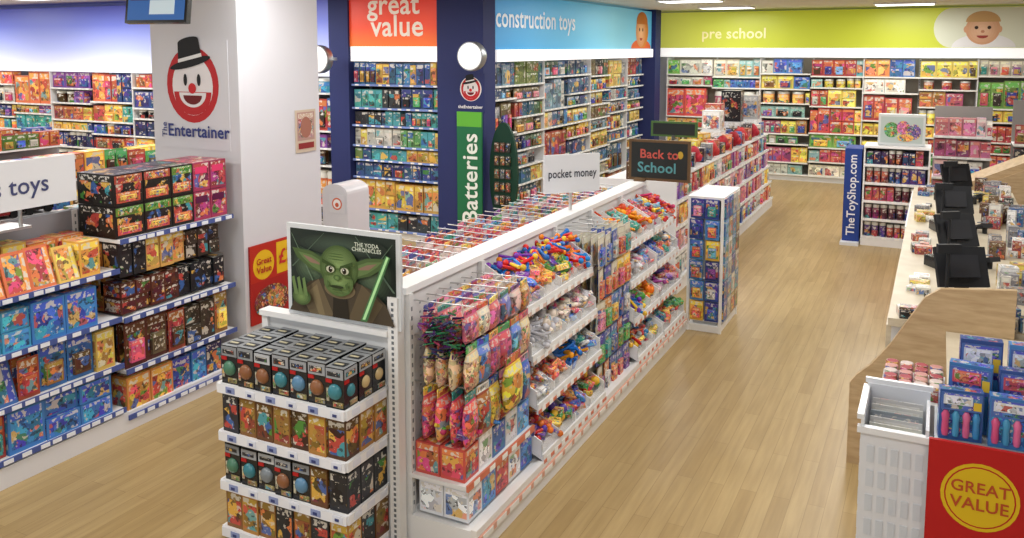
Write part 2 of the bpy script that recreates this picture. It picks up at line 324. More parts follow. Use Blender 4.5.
def clown(s,x,y,r,bg=None):
    if bg: s.disc(x,y,r*1.12,r*1.12,bg)
    s.disc(x,y,r,r*1.08,"b9252b"); s.disc(x,y-.03*r,r*.78,r*.84,"e4e0e2")
    s.disc(x,y-.2*r,r*.72,r*.66,"b9252b",a0=180,a1=360); s.disc(x,y-.22*r,r*.52,r*.42,"e4e0e2",a0=180,a1=360); s.disc(x,y-.3*r,r*.36,r*.26,"6a1418",a0=180,a1=360)
    s.disc(x-.26*r,y+.14*r,r*.07,r*.17,"1a1a1e"); s.disc(x+.26*r,y+.14*r,r*.07,r*.17,"1a1a1e"); s.disc(x,y-.1*r,r*.15,r*.15,"c8262c")
    s.disc(x-.05*r,y+.62*r,r*.8,r*.12,"141418",rot=12); s.poly([(x-.5*r,y+.58*r),(x+.42*r,y+.76*r),(x+.3*r,y+1.3*r),(x-.5*r,y+1.18*r)],"141418")
    s.disc(x-.1*r,y+1.24*r,r*.4,r*.1,"141418",rot=10)
    s.poly([(x-.5*r,y+.62*r),(x+.42*r,y+.8*r),(x+.4*r,y+.9*r),(x-.5*r,y+.72*r)],"e2e2e2")
s=Sign((-5.3,4.977,2.23),(1,0,0),.76,.86,.003,"d2d2d8"); clown(s,0.0,.08,.28); s.text("Entertainer",.05,-.29,.66,"27357a",0.02); s.text("The",-.315,-.285,.12,"27357a",0.015,rot=90); s.build("shop_logo_sign")
s=Sign((-5.36,9.596,2.03),(1,0,0),.4,.5,.004,"1c2a66","navy"); clown(s,0,.05,.14,"e8e6e4"); s.text("theEntertainer",0,-.18,.36,"f0f0f0",.015); s.build("shop_logo_sign")
s=Sign((-5.36,9.55,.98),(1,0,0),.36,1.62,.03,"1f6a45"); s.rect(-.18,.18,.62,.81,"5fae3a"); s.text("Batteries",0.02,-.05,1.15,"e4eae4",0.015,rot=90); s.build("battery_banner")
b=B(); pts=[]
for i in range(28):
    a=2*math.pi*i/28; pts.append((-4.95+.2*math.cos(a),9.7,1.0+.66*math.sin(a)))
b.prism(pts,(0,.05,0),"123a2c"); b.box(-5.08,-4.82,9.6,9.85,0,.34,"1a1c1e")
for j in range(5):
    for i in range(3): b.box(-5.06+i*.08,-5.0+i*.08,9.67,9.695,.6+j*.17,.72+j*.17,rnd.choice(["5a5030","2a2a2a","505458","5a3828"]),"packfine")
b.build("battery_display_stand")
ML=frame((-17.8,10.18,0),(1,0,0),(0,-1,0))
zs=[.1,.38,.66,.92,1.17,1.42,1.67,1.92]
shelfwall("boxed_toys",ML,10.1,zs,2.2,.42,P_ACT+P_MIX[:6],"dcdcdc","8a8a8c",mat="packfar",wr=(.14,.28),vertical=True)
s=Sign((-12.75,9.74,2.74),(1,0,0),10.1,1.08,.4,"ffffff","hdr_violet"); s.build("category_header_sign")
# ================================================================= LEFT GONDOLA
def left_gondola():
    g=B(); p=B(); M=frame((-5.27,1.5,0),(0,1,0),(1,0,0)); D=.42
    g.box(0,3.42,-.06,0,0,1.5,"8a8c92","plain",M)
    for s_ in (.02,1.2,2.36,3.4): upright(g,M,s_,0,1.5 if s_<3 else 1.35)
    g.box(0,3.42,0,D,0,.13,"dcdce0","plain",M); g.box(0,3.42,-.5,-.06,0,.13,"e9e9ea","plain",M)
    for z in (.17,.48,.8,1.13):
        shelf(g,M,2.36,D,z,"4a5a98",lab="e8ecf4",lip=.034,step=.10)
        for j in range(2):
            fill(p,M@Matrix.Translation((j*1.18,0,0)),1.17,D-.01,z,.285 if z<1.1 else .26,P_ACT,(.13,.25),("box","box","box","wedge","blister"),"pack",(.86,1.0),(1,3))
            fill(p,M@Matrix.Translation((j*1.18,0,0)),1.17,D-.24,z,.285 if z<1.1 else .28,P_ACT,(.15,.25),("box",),"pack",(.86,1.0),(1,3))
    Mb=M@Matrix.Translation((2.38,0,0))
    for z in (.1,.42,.78,1.32): shelf(g,Mb,1.02,D,z,"4a5a98",lab="e8ecf4",lip=.034,step=.10)
    fill(p,Mb,1.0,D-.01,.1,.29,P_ACT,(.14,.22),("box",),"pack",(.85,.98))
    fill(p,Mb,1.0,D-.01,.42,.33,P_DARK+P_ACT[:8],(.13,.2),("box","blister"),"pack",(.85,.98))
    for z in (.8,1.055):
        for dd in (0,.16): fill(p,Mb,1.0,D-.03-dd,z,.235,P_DARK+["8a5a20","b0601a","c8802a","3a3028","c89840"],(.1,.14),("box","blister","box"),"pack",(.88,1.0),(2,4))
    for zz in (1.03,1.285):
        for i in range(8): g.cyl(Mb@Vector((.07+i*.125,0,zz)),Mb@Vector((.07+i*.125,D-.03,zz)),.004,"c8c8c8","metal",5)
    s0=0.0
    for k,(n,w,c) in enumerate([(2,.24,"1c1a1c"),(1,.2,"4f7a2c"),(2,.165,"981e4a")]):
        for i in range(n):
            for t in range(2):
                z=1.325+t*.218
                p.box(s0+.003,s0+w-.003,.02,D-.04,z,z+.214,vary("24201d") if c!="981e4a" else vary(c),"pack",Mb)
                if c!="981e4a":
                    p.box(s0+.01,s0+w-.01,D-.04,D-.038,z+.15,z+.205,"5f8a2c" if (k==1 or t==0) else "a8381e","packfine",Mb)
                    p.box(s0+.02,s0+w-.03,D-.04,D-.037,z+.02,z+.09,"c8441e","packfine",Mb); p.box(s0+.05,s0+w-.06,D-.037,D-.035,z+.04,z+.07,"e0b83a","packfine",Mb)
                else: p.box(s0+.02,s0+w-.03,D-.04,D-.037,z+.13,z+.18,"d83a6a" if t else "5a1440","plain",Mb)
            s0+=w
    M2=frame((-5.33,1.5,0),(0,1,0),(-1,0,0))
    for z in (.17,.5,.85,1.2):
        shelf(g,M2,3.42,D,z,"37498f"); fill(p,M2,3.4,D-.01,z,.28,P_ACT,(.15,.27),("box","box","blister"),"pack",(.8,.98),(1,2))
    g.box(-.0,2.3,-.4,-.06,1.47,1.498,"d8d8d8","plain",M)
    g.build("gondola_shelving"); p.build("boxed_action_toys")
    v=B()
    for row in (0,1):
        for i in range(9):
            y=1.75+i*.24; c=vary(rnd.choice(["7a1c1c","20242a","831a2c","2a3a6a","1a1a1c"]))
            T=Matrix.Translation((-5.42-row*.17,y,1.5))
            v.obox(T@Matrix.Translation((0,0,.05)),.13,.21,.05,c,"gloss"); v.obox(T@Matrix.Translation((0,.01,.1)),.1,.11,.05,"14161a","gloss")
            for dx in (-.06,.06):
                for dy in (-.065,.065): v.cyl(T@Vector((dx-.012,dy,.028)),T@Vector((dx+.012,dy,.028)),.028,"101010","plain",12)
    v.build("toy_cars")
left_gondola()
s=Sign((-4.98,3.05,1.77),(0,1,0),1.25,.3,.03,"dfe1e6"); s.text("boys toys",.14,-.01,.58,"3d4470",0.01)
s.b.cyl((-5.0,2.6,1.5),(-5.0,2.6,1.66),.012,"c0c0c0","metal"); s.b.cyl((-5.0,3.3,1.5),(-5.0,3.3,1.66),.012,"c0c0c0","metal"); s.b.box(-5.25,-4.97,2.55,3.35,1.5,1.515,"c8c8c8","metal"); s.build("category_sign")
def mid_gondola(x,y0,L,h,pal,nm,hh=.28,strip="37498f",mat="packfar",wr=(.14,.26)):
    g=B();p=B()
    for sx in (1,-1):
        M=frame((x+sx*.03,y0,0),(0,1,0),(sx,0,0)); g.box(0,L,-.03,0,0,h,"a8a8aa","plain",M); g.box(0,L,0,.4,0,.12,"e6e6e6","plain",M)
        n=4 if h>1 else 2
        for i in range(n):
            z=.14+i*(h-.2)/n; shelf(g,M,L,.42-.02*i,z,strip); fill(p,M,L,.41-.02*i,z,(h-.2)/n-.03,pal,wr,("box","blister","box"),mat,(.8,.95))
    M=frame((x-.24,y0+.02,0),(0,1,0),(1,0,0)); g.box(0,L-.04,0,.48,h-.02,h,"e6e6e6","plain",M)
    for dd in (.46,.23): fill(p,M,L-.04,dd,h+.001,hh,pal,wr,("box","box","blister"),mat,(.6,.95))
    o=g.build("gondola_shelving"); p.build(nm,o)
mid_gondola(-8.2,3.6,4.6,1.25,P_MIX+P_ACT,"boxed_toys"); mid_gondola(-11.2,4.0,4.0,1.25,P_ACT,"boxed_toys")
mid_gondola(-4.0,6.3,2.5,.62,P_PINK+["b83a3a","c85a6a"],"assorted_toys",.14,"e4e4e4","pack",(.08,.16))
s=Sign((-4.8,5.27,.72),(0,1,0),.5,.64,.015,"a4201c"); s.rect(-.25,.25,.02,.32,"b42818"); s.disc(-.1,.15,.12,.12,"e0b41e"); s.text("Great",-.1,.18,.17,"b01814",0.02); s.text("Value",-.1,.11,.17,"b01814",0.02); s.rect(.05,.25,.04,.3,"e0b41e"); s.text("£3",.155,.17,.16,"c4201c",0.02); s.disc(-.02,-.16,.2,.13,"7a2a1a","packfine"); s.disc(.03,-.14,.1,.08,"c08030","packfine"); s.build("price_poster")
s=Sign((-4.812,5.74,1.9),(0,1,0),.26,.36,.006,"c8b8a4"); s.rect(-.11,.11,-.08,.16,"b08a80","packfine"); s.disc(0,0.03,.07,.09,"a06a5a"); s.rect(-.1,.1,-.15,-.1,"8a2a2a"); s.build("wall_poster")
b=B(); pts=[]
for i in range(13):
    a=math.pi*i/12; pts.append((-5.2-.15*math.cos(a),6.6,1.2+.09*math.sin(a)))
b.prism([(-5.05,6.6,0),(-5.35,6.6,0)]+pts,(0,.35,0),"d0d0d4","gloss"); o=b.build("white_collection_bin")
s=Sign((-5.17,6.595,1.1),(1,0,0),.18,.18,.004,"d0d0d4"); s.disc(0,0,.06,.06,"d06a4a"); s.disc(0,0,.045,.045,"f0ece8"); s.disc(0,-.01,.022,.022,"c85a3a"); s.build("sticker",o)
b=B(); T=Matrix.Translation((-4.98,4.4,2.93))@Matrix.Rotation(math.radians(12),4,'Z')@Matrix.Rotation(math.radians(-10),4,'X')
b.obox(T,.5,.05,.32,"15171a","gloss"); b.obox(T@Matrix.Translation((0,-.026,0)),.46,.004,.28,"2a5a9a","emit"); b.obox(T@Matrix.Translation((.05,-.029,-.05)),.2,.004,.1,"b8c8d0","emit"); b.obox(T@Matrix.Translation((-.14,-.029,.05)),.14,.004,.1,"3a2a60","emit")
b.cyl((-4.98,4.43,3.0),(-4.98,4.43,3.36),.02,"303236","metal"); b.obox(Matrix.Translation((-4.98,4.43,3.35)),.14,.14,.02,"303236"); b.build("ceiling_monitor")
# ================================================================= MAIN GONDOLA
Y0,Y1=3.62,7.62
def clutter(b,M,s0,s1,d0,d1,z0f,pal,n,sz=(.06,.12),kinds=("stick","box","ball","bag"),lift=.05):
    for i in range(n):
        s_=U(s0,s1); d=U(d0,d1); z=z0f(d)+U(0,lift); c=vary(rnd.choice(pal)); k=rnd.choice(kinds)
        T=M@Matrix.Translation((s_,d,z+.015))@Matrix.Rotation(U(0,6.28),4,'Z')@Matrix.Rotation(U(-.6,.6),4,'X')@Matrix.Rotation(U(-.5,.5),4,'Y'); a=U(*sz)
        if k=="box": b.obox(T,a,a*.65,a*.4,c,"packfine")
        elif k=="stick": b.cyl(T@Vector((-a,0,0)),T@Vector((a,0,0)),.011,c,"gloss",6); b.ball((a,0,0),.021,vary(rnd.choice(pal)),"gloss",6,M=T)
        elif k=="ball": b.ball((0,0,0),a*.36,c,"gloss",8,M=T)
        elif k=="bag": b.ball((0,0,0),a*.62,c,"packfine",8,(1,.75,.35),M=T)
def main_gondola():
    g=B(); p=B()
    g.box(-2.52,-2.42,Y0,Y1,0,1.34,"dedede"); g.box(-2.54,-2.40,Y0-.01,Y1+.01,1.34,1.375,"ececec")
    g.box(-2.42,-2.03,Y0,Y1,0,.15,"e4e4e4"); g.box(-2.03,-2.0,Y0-.01,Y1+.01,.0,.085,"e6e6e6"); g.box(-2.03,-1.995,Y0-.01,Y1+.01,.125,.165,"e4e2e0")
    g.box(-2.02,-1.985,Y0,Y1,.088,.122,"d4a08c")
    for k in range(26): g.box(-1.985,-1.982,Y0+.04+k*.153,Y0+.15+k*.153,.09,.12,"e8e6e2")
    M=frame((-2.42,Y0,0),(0,1,0),(1,0,0))
    for s_ in (.02,.8,1.9,2.6,3.3,3.98): upright(g,M,s_,.02,1.34,.15)
    for r in range(22):
        for q in range(10): g.box(.06+q*.08,.075+q*.08,0,.0015,.2+r*.05,.212+r*.05,"9aa0a4","plain",M)
    rows=[(1.2,["a87a6a","c8a0a0","c85a7a","6a7ab8","c88a50","d0c0b0"],.17),(.98,["c89a7a","c84a7a","d880a0","5a90c8","d8b890","9a3a8a"],.24),(.71,["e8c01e","48983a","d82a5e","e0b82a","2a70b0","9a3a1a"],.28)]
    for z,pal,h in rows:
        for i in range(6):
            s_=.09+i*.125; c=rnd.choice(pal)
            g.cyl(M@Vector((s_,0,z+h*.5)),M@Vector((s_,.36,z+h*.5+.012)),.004,"d0d0d0","metal",5)
            for k in range(4):
                d=.1+k*.08; T=M@Matrix.Translation((s_+U(-.008,.008),d,z))@Matrix.Rotation(U(-.15,.15),4,'Z')
                p.bag(T,.125,.06,h,vary(c),rnd.choice(["pack","packfine"]))
    T=M@Matrix.Translation((.43,.41,.80)); p.bag(T,.19,.07,.3,hx("e8c01e"),"pack")
    for z in (.17,.38):
        if z>.2: shelf(g,M,.8,.36,z,"d0785c")
        for i in range(5):
            c=["2a6ab8","d0d4dc","4a98d8","c83a2a","d8d8dc"][(i+int(z*10))%5]
            for k in range(2): p.box(.03+i*.154,.178+i*.154,.36-.15*(k+1)-(.02 if z>.2 else 0),.355-.15*k-(.02 if z>.2 else 0),z,z+.17+.02*(i%2),vary(c),"pack",M)
    clutter(p,M,.05,.75,.05,.33,lambda d:.58,["d8502a","57a34a","2c7fd0","e4c84a","7a3f98","c83a6e"],60,(.06,.1),("box","stick","ball"),.06)
    for i in range(420):
        a=i*.21; x=-2.2+.075*math.cos(a*3)+U(-.02,.02); y=3.57+(i%240)*.0013+.05*math.sin(a*2); z=1.25-.24*abs(math.sin(i*.011))+U(-.05,.05)
        T=Matrix.Translation((x,y,z))@Matrix.Rotation(U(0,6),4,'Z')@Matrix.Rotation(U(0,6),4,'X'); p.obox(T,.06,.004,.009,rnd.choice(["3a1a5a","1a5a3a","6a2a7a","1e2a5a","8a2a4a","202024","3a8a5a"]),"gloss")
    def trays(s0,s1,zs,pals,nd):
        w=s1-s0
        for k,z in enumerate(zs):
            d1=.41-.035*k; slope=.42
            zf=lambda d,z=z,d1=d1: z+(d1-d)*slope
            pts=[M@Vector(q) for q in [(s0,0.0,zf(0)),(s0,d1,z),(s0,d1,z-.02),(s0,0,zf(0)-.02)]]
            g.prism(pts,(0,w,0),"e4e4e6")
            g.box(s0,s1,d1-.004,d1,z,z+.075,"ffffff","acrylic",M)
            g.box(s0,s1,d1,d1+.012,z-.045,z+.015,"e8e8e8","plain",M); g.box(s0,s1,d1+.012,d1+.016,z-.042,z-.022,"d0785c" if k<2 else "dcc0b4","plain",M)
            s_=s0+.04
            while s_<s1-.05: g.box(s_,s_+.05,d1+.016,d1+.019,z-.04,z-.006,"f4f4f4","plain",M); s_+=.11
            dw=w/nd
            for i in range(nd+1):
                ss=min(max(s0+i*dw,s0+.006),s1-.006); e=(i in (0,nd))
                g.prism([M@Vector(q) for q in [(ss-.004,.02,zf(0)-.02),(ss-.004,d1,z-.02),(ss-.004,d1,z+(.09 if e else .06)),(ss-.004,.02,zf(0)+(.12 if e else .09))]],(0,.008,0),"ececee")
            for i in range(nd):
                pal=[rnd.choice(pals[k%len(pals)]) for _ in range(3)]
                kd=rnd.choice([("stick","box"),("box",),("ball","box"),("bag",),("stick","ball"),("bag","box")])
                clutter(p,M,s0+i*dw+.03,s0+(i+1)*dw-.03,.05,d1-.035,zf,pal,int(240*dw),(.055,.1),kinds=kd,lift=.08)
    pals=[["e87a2a","5a3fa8","1c6fc8","f0c03a","37934a","d02a2a"],["e0502a","2ba090","f0a020","1c70c8","c8c8c8"],["d880a0","d82a5a","c8c8d0","5a9ad8","e0d0c0"],["f07a1a","6a2fb0","1c7fd0","f8c83a","47a33a","e02a2a"],["e8b83a","1c80b8","c0c8d0","d82a2a"]]
    zz4=[.19,.49,.78,1.07]
    trays(.82,1.88,zz4,pals,4)
    trays(2.62,3.28,zz4,pals[::-1],3); trays(3.32,3.96,zz4,[P_MIX,P_PINK,pals[1],P_MIX],3)
    for r in range(5):
        z=1.05-.235*r
        for i in range(5):
            s_=1.97+i*.138; c=rnd.choice(["1a4498","e0a81a","c8c0b0","3880b8","2a60a0","c0581a","b8303a"])
            g.cyl(M@Vector((s_+.01,0,z+.25)),M@Vector((s_+.01,.3,z+.26)),.004,"d0d0d0","metal",5)
            for k in range(4):
                d=.34-.055*k; T=M@Matrix.Translation((s_,d,z+.12))@Matrix.Rotation(U(-.15,.15),4,'Z'); p.obox(T,.13,.006,.225,vary(c),"pack")
                if k==0: p.obox(T@Matrix.Translation((0,.012,-.03)),.08,.02,.12,vary(rnd.choice(P_MIX)),"packfine")
    M2=frame((-2.52,Y0,0),(0,1,0),(-1,0,0))
    g.box(0,4.0,0,.6,0,.14,"ececec","plain",M2)
    for z,d in ((.16,.6),(.5,.6),(.82,.6)): shelf(g,M2,4.0,d,z,"c8603e")
    for z,h in ((.16,.3),(.5,.29)): fill(p,M2,4.0,.59,z,h,P_MIX,(.12,.2),("box","blister"),"pack",(.8,.96))
    for dd in (.59,.4): fill(p,M2,4.0,dd,.82,.26,P_PINK+["c8a08a","d8c8c0"],(.1,.18),("box","blister"),"pack",(.7,.96))
    for i in range(28):
        s_=.08+i*.14
        g.cyl(M2@Vector((s_,0,1.33)),M2@Vector((s_,.6,1.34)),.004,"c4c4c4","metal",5)
        if i%4==3: continue
        c=rnd.choice(["c8907a","a87060","d8c8c8","b8b4bc","c83a7a","d880a4","d88aa0","a84a5a","8a5a9a","c83a3a"])
        for k in range(8):
            T=M2@Matrix.Translation((s_,.06+k*.072,1.235+U(-.012,.01)))@Matrix.Rotation(U(-.2,.2),4,'Z'); p.bag(T,.125,.055,.2,vary(c),"pack")
    clutter(p,M,.9,1.85,.02,.2,lambda d:1.24,["f08a1a","7a2fa8","1c70c8","f0c83a","e02a2a"],60,(.04,.08),("stick",))
    g.build("gondola_shelving"); p.build("pocket_money_toys")
main_gondola()
def endcap():
    g=B(); p=B(); x0,x1,yf,yb=-3.3,-2.49,3.2,3.57
    g.box(x0,x1,yb,yb+.03,0,1.13,"dcdee0"); g.box(x0-.02,x1+.02,yb-.04,yb+.04,1.13,1.16,"e6e6e6")
    g.box(x0-.06,x0-.02,yb-.12,yb+.03,0,.98,"b9cbe0"); g.box(x0-.02,x0+.02,yb-.02,yb+.03,0,1.13,"e6e6e6")
    g.box(x1+.02,x1+.08,yb-.03,yb+.03,0,1.34,"e8e8e8")
    for k in range(44): g.box(x1+.043,x1+.057,yb-.0315,yb-.03,.05+k*.029,.066+k*.029,"6a7076")
    g.box(x0,x1,yf+.02,yb,0,.05,"e8e8e8")
    for z in (.07,.33,.6,.86):
        g.box(x0,x1,yf,yb,z-.02,z,"ececec")
        g.box(x0-.004,x1+.004,yf-.014,yf,z-.045,z+.004,"e4e6ec"); g.box(x1,x1+.014,yf,yb-.04,z-.045,z+.004,"e8e8ea"); g.box(x0-.014,x0,yf,yb-.04,z-.045,z+.004,"ececee")
        for k in range(6): g.box(x0+.06+k*.135,x0+.12+k*.135,yf-.017,yf-.014,z-.036,z-.004,"d8dce8" if k%2 else "8a96c0"); g.box(x0+.075+k*.135,x0+.1+k*.135,yf-.019,yf-.017,z-.03,z-.016,"3a4478")
        for k in range(3): g.box(x1+.014,x1+.017,yf+.04+k*.11,yf+.1+k*.11,z-.036,z-.004,"d8dce8")
    planet=["3a7f8c","8a5a3a","c8b080","5a86a8","9a8060","4a7a62","7a8288","505860"]
    n=7; w=(x1-x0-.012)/n
    for zi,z in enumerate((.07,.33,.6,.86)):
        for i in range(n):
            h=.2 if zi!=3 else .205+.008*(i%2)
            for k in range(3):
                xx=x0+.006+i*w+U(-.002,.002); yy=yf+.01+k*.118+U(-.004,.006)
                star=(zi in (3,1)) and not (zi==1 and i>4)
                base=vary("1e2024") if star else vary(rnd.choice(["2a2c32","6a4018","8a5a20","26282e","4e3018","b07a20"]))
                Tb=Matrix.Translation((xx+w/2,yy+.056,z))@Matrix.Rotation(U(-.04,.04),4,'Z')
                hw=w/2-.003
                p.box(-hw,hw,-.055,.055,0,h,base,"pack" if not star else "gloss",Tb,top="8c9094" if zi==3 else None,topmat="plain")
                if zi==3: p.box(-hw+.018,hw-.018,-.03,.02,h,h+.002,"2c2f34","plain",Tb); p.box(-hw+.024,hw-.034,-.015,0,h+.002,h+.004,"c8c0a0","plain",Tb)
                def deco(T,hw):
                    p.box(-hw+.004,hw-.004,-.003,0,.15,h-.006,rnd.choice(["9c9fa4","b8bcc0","8c9094"]),"plain",T); p.box(-hw+.012,hw-.02,-.004,-.003,.162,h-.02,"2a2c34","packfine",T)
                    p.box(-hw+.003,-hw*.3,-.004,0,.128,.146,"b02020","plain",T); p.box(-hw*.2,hw-.006,-.004,0,.01,.035,"8a7a4a","packfine",T)
                c=rnd.choice(planet)
                if star and k==0:
                    T=Tb@Matrix.Translation((0,-.055,0)); deco(T,hw); p.ball((0,0,.085),.04,c,"gloss",14,(1,.6,1),M=T)
                    p.box(-hw+.006,-hw+.02,-.003,0,.035,.1,"b0a890","packfine",T)
                if star and i==n-1:
                    T=Tb@Matrix.Translation((hw,0,0))@Matrix.Rotation(math.radians(90),4,'Z'); deco(T,.055); p.ball((0,0,.085),.032,c,"gloss",12,(1,.5,1),M=T)
    g.build("end_cap_shelving"); p.build("boxed_building_sets")
endcap()
# film poster
s=Sign((-2.76,3.55,1.415),(1,0,0),.73,.5,.02,"d4d8dc")
s.rect(-.34,.34,-.225,.225,"26302a")
for (x,y,rx,ry,c0,c1) in ((-.2,.05,.13,.15,"26302a","62785a"),(.2,.02,.13,.16,"26302a","54664e"),(.0,.16,.3,.06,"26302a","445446")): s.grad(x,y,rx,ry,c0,c1,8)
for (a,b_,w_,c) in (((-.32,.2),(-.1,-.2),.012,"6a8068"),((.1,.22),(.33,-.05),.015,"5c7060"),((-.1,.22),(-.32,.02),.01,"586c58"),((.33,.2),(.2,.05),.01,"607460")): s.poly([a,b_,(b_[0]+w_,b_[1]),(a[0]+w_*.3,a[1])],c)
s.poly([(-.34,-.225),(.34,-.225),(.29,-.12),(.2,-.05),(.1,-.02),(-.1,-.02),(-.2,-.05),(-.29,-.13)],"4c4234")
s.poly([(-.27,-.12),(-.14,-.03),(-.04,-.225),(-.2,-.225)],"6e6048"); s.poly([(.27,-.12),(.14,-.03),(.05,-.225),(.2,-.225)],"62553f"); s.poly([(-.2,-.1),(-.15,-.06),(-.1,-.225),(-.14,-.225)],"857658"); s.poly([(-.05,-.225),(.06,-.225),(.04,-.05),(-.04,-.05)],"2e281e"); s.disc(0,-.07,.1,.05,"7a6b50")
for sx in (-1,1):
    s.poly([(sx*.08,.075),(sx*.18,.115),(sx*.31,.125),(sx*.28,.075),(sx*.2,.025),(sx*.08,-.01)],"4c6238"); s.poly([(sx*.09,.06),(sx*.18,.095),(sx*.27,.105),(sx*.24,.075),(sx*.18,.035),(sx*.09,.0)],"647c4a"); s.poly([(sx*.1,.045),(sx*.18,.08),(sx*.24,.092),(sx*.19,.055)],"8c7060")
s.grad(0,.045,.125,.12,"4a6034","86a064",9,.01,.02); s.grad(0,-.03,.095,.075,"5a7240","86a062",7,.005,.0)
for sx in (-1,1):
    s.disc(sx*.048,.04,.036,.026,"3e5428"); s.disc(sx*.048,.036,.026,.018,"c8c8b0"); s.disc(sx*.046,.036,.013,.016,"241c10"); s.disc(sx*.042,.042,.004,.004,"e8e8e8")
    s.poly([(sx*.1,.068),(sx*.02,.048),(sx*.02,.06),(sx*.1,.09)],"3a5026"); s.disc(sx*.06,.012,.03,.006,"4e6436"); s.poly([(sx*.05,-.035),(sx*.07,-.02),(sx*.068,-.06),(sx*.058,-.06)],"506838")
s.grad(0,-.002,.022,.016,"4e6838","7a9658",4); s.disc(0,-.05,.045,.008,"2a361c"); s.disc(0,-.066,.03,.006,"4e6436")
for yy in (.095,.11,.124): s.disc(0,yy,.05,.003,"4e6838")
s.poly([(.15,-.21),(.19,-.21),(.34,.14),(.31,.15)],"4a7a4c"); s.poly([(.163,-.2),(.18,-.2),(.33,.14),(.318,.145)],"b4e8a8")
s.grad(-.23,-.13,.06,.045,"4c6238","7a9458",5)
for q in range(3): s.poly([(-.275+q*.033,-.12),(-.25+q*.033,-.12),(-.275+q*.036,-.02),(-.292+q*.036,-.03)],"6c8650")
s.text("THE YODA",.2,.19,.15,"d8e0d0",0.01); s.text("CHRONICLES",.2,.165,.18,"d8e0d0",0.01)
s.b.box(-3.0,-2.98,3.551,3.57,1.162,1.2,"c0c0c0","metal"); s.b.box(-2.62,-2.6,3.551,3.57,1.162,1.2,"c0c0c0","metal"); s.build("film_poster_sign")
a=math.radians(48); s=Sign((-2.45,5.95,1.66),(math.cos(a),math.sin(a),0),.46,.29,.025,"dfe1e6"); s.text("pocket money",0,0,.4,"3c3f4c",0.015,height=.085); s.b.cyl((-2.47,5.96,1.376),(-2.47,5.96,1.56),.014,"e0e0e0","metal"); s.build("category_sign")
s=Sign((-2.28,7.62,1.57),(1,0,0),.58,.38,.03,"6a5238"); s.rect(-.265,.265,-.165,.165,"2a2e2e"); s.text("Back to",0,0.055,.36,"c8564a",0.02); s.text("School",-.02,-.07,.36,"5aa0a8",0.02); s.disc(.2,.06,.025,.035,"c8a83a"); s.b.box(-2.5,-2.4,7.55,7.62,1.376,1.4,"6a5238"); s.build("chalkboard_sign")
def wire_stand():
    g=B(); p=B(); x0,x1,y0,y1=-2.0,-1.7,7.68,8.35
    g.box(x0,x1,y0,y1,0,.06,"eeeeee"); 
    for x,y in ((x0,y0),(x1,y0),(x0,y1),(x1,y1)): g.box(x-.012,x+.012,y-.012,y+.012,0,1.25,"f0f0f0")
    for z in (.1,.5,.9,1.23): 
        for (a0,a1,c0,c1) in ((x0,x1,y0-.006,y0+.006),(x0,x1,y1-.006,y1+.006),(x0-.006,x0+.006,y0,y1),(x1-.006,x1+.006,y0,y1)): g.box(a0,a1,c0,c1,z,z+.012,"f0f0f0")
    g.box(x0+.04,x1-.04,y0+.04,y1-.04,.06,1.2,"b0b4b8"); g.box(x0-.012,x1+.012,y0-.012,y1+.012,1.24,1.26,"e8e8e8")
    for r in range(6):
        for i in range(2):
            T=Matrix.Translation((x0+.08+i*.14+U(-.01,.01),y0-.015,.2+r*.19)); c=rnd.choice(["1a3f98","e0b01a","2f7fc0","1e3a88","d8b82a"]); p.obox(T,.125,.02,.18,vary(c),"pack"); p.obox(T@Matrix.Translation((0,-.015,-.02)),.07,.025,.09,vary(rnd.choice(P_MIX)),"packfine")
        for i in range(4):
            T=Matrix.Translation((x1+.015,y0+.1+i*.155,.2+r*.19)); c=rnd.choice(["2a4f90","b8b4ac","a08050","4f8fb0","6a4a3a","d0ccc0"]); p.obox(T,.02,.14,.185,vary(c),"pack")
    g.build("wire_display_rack"); p.build("carded_toys")
wire_stand()
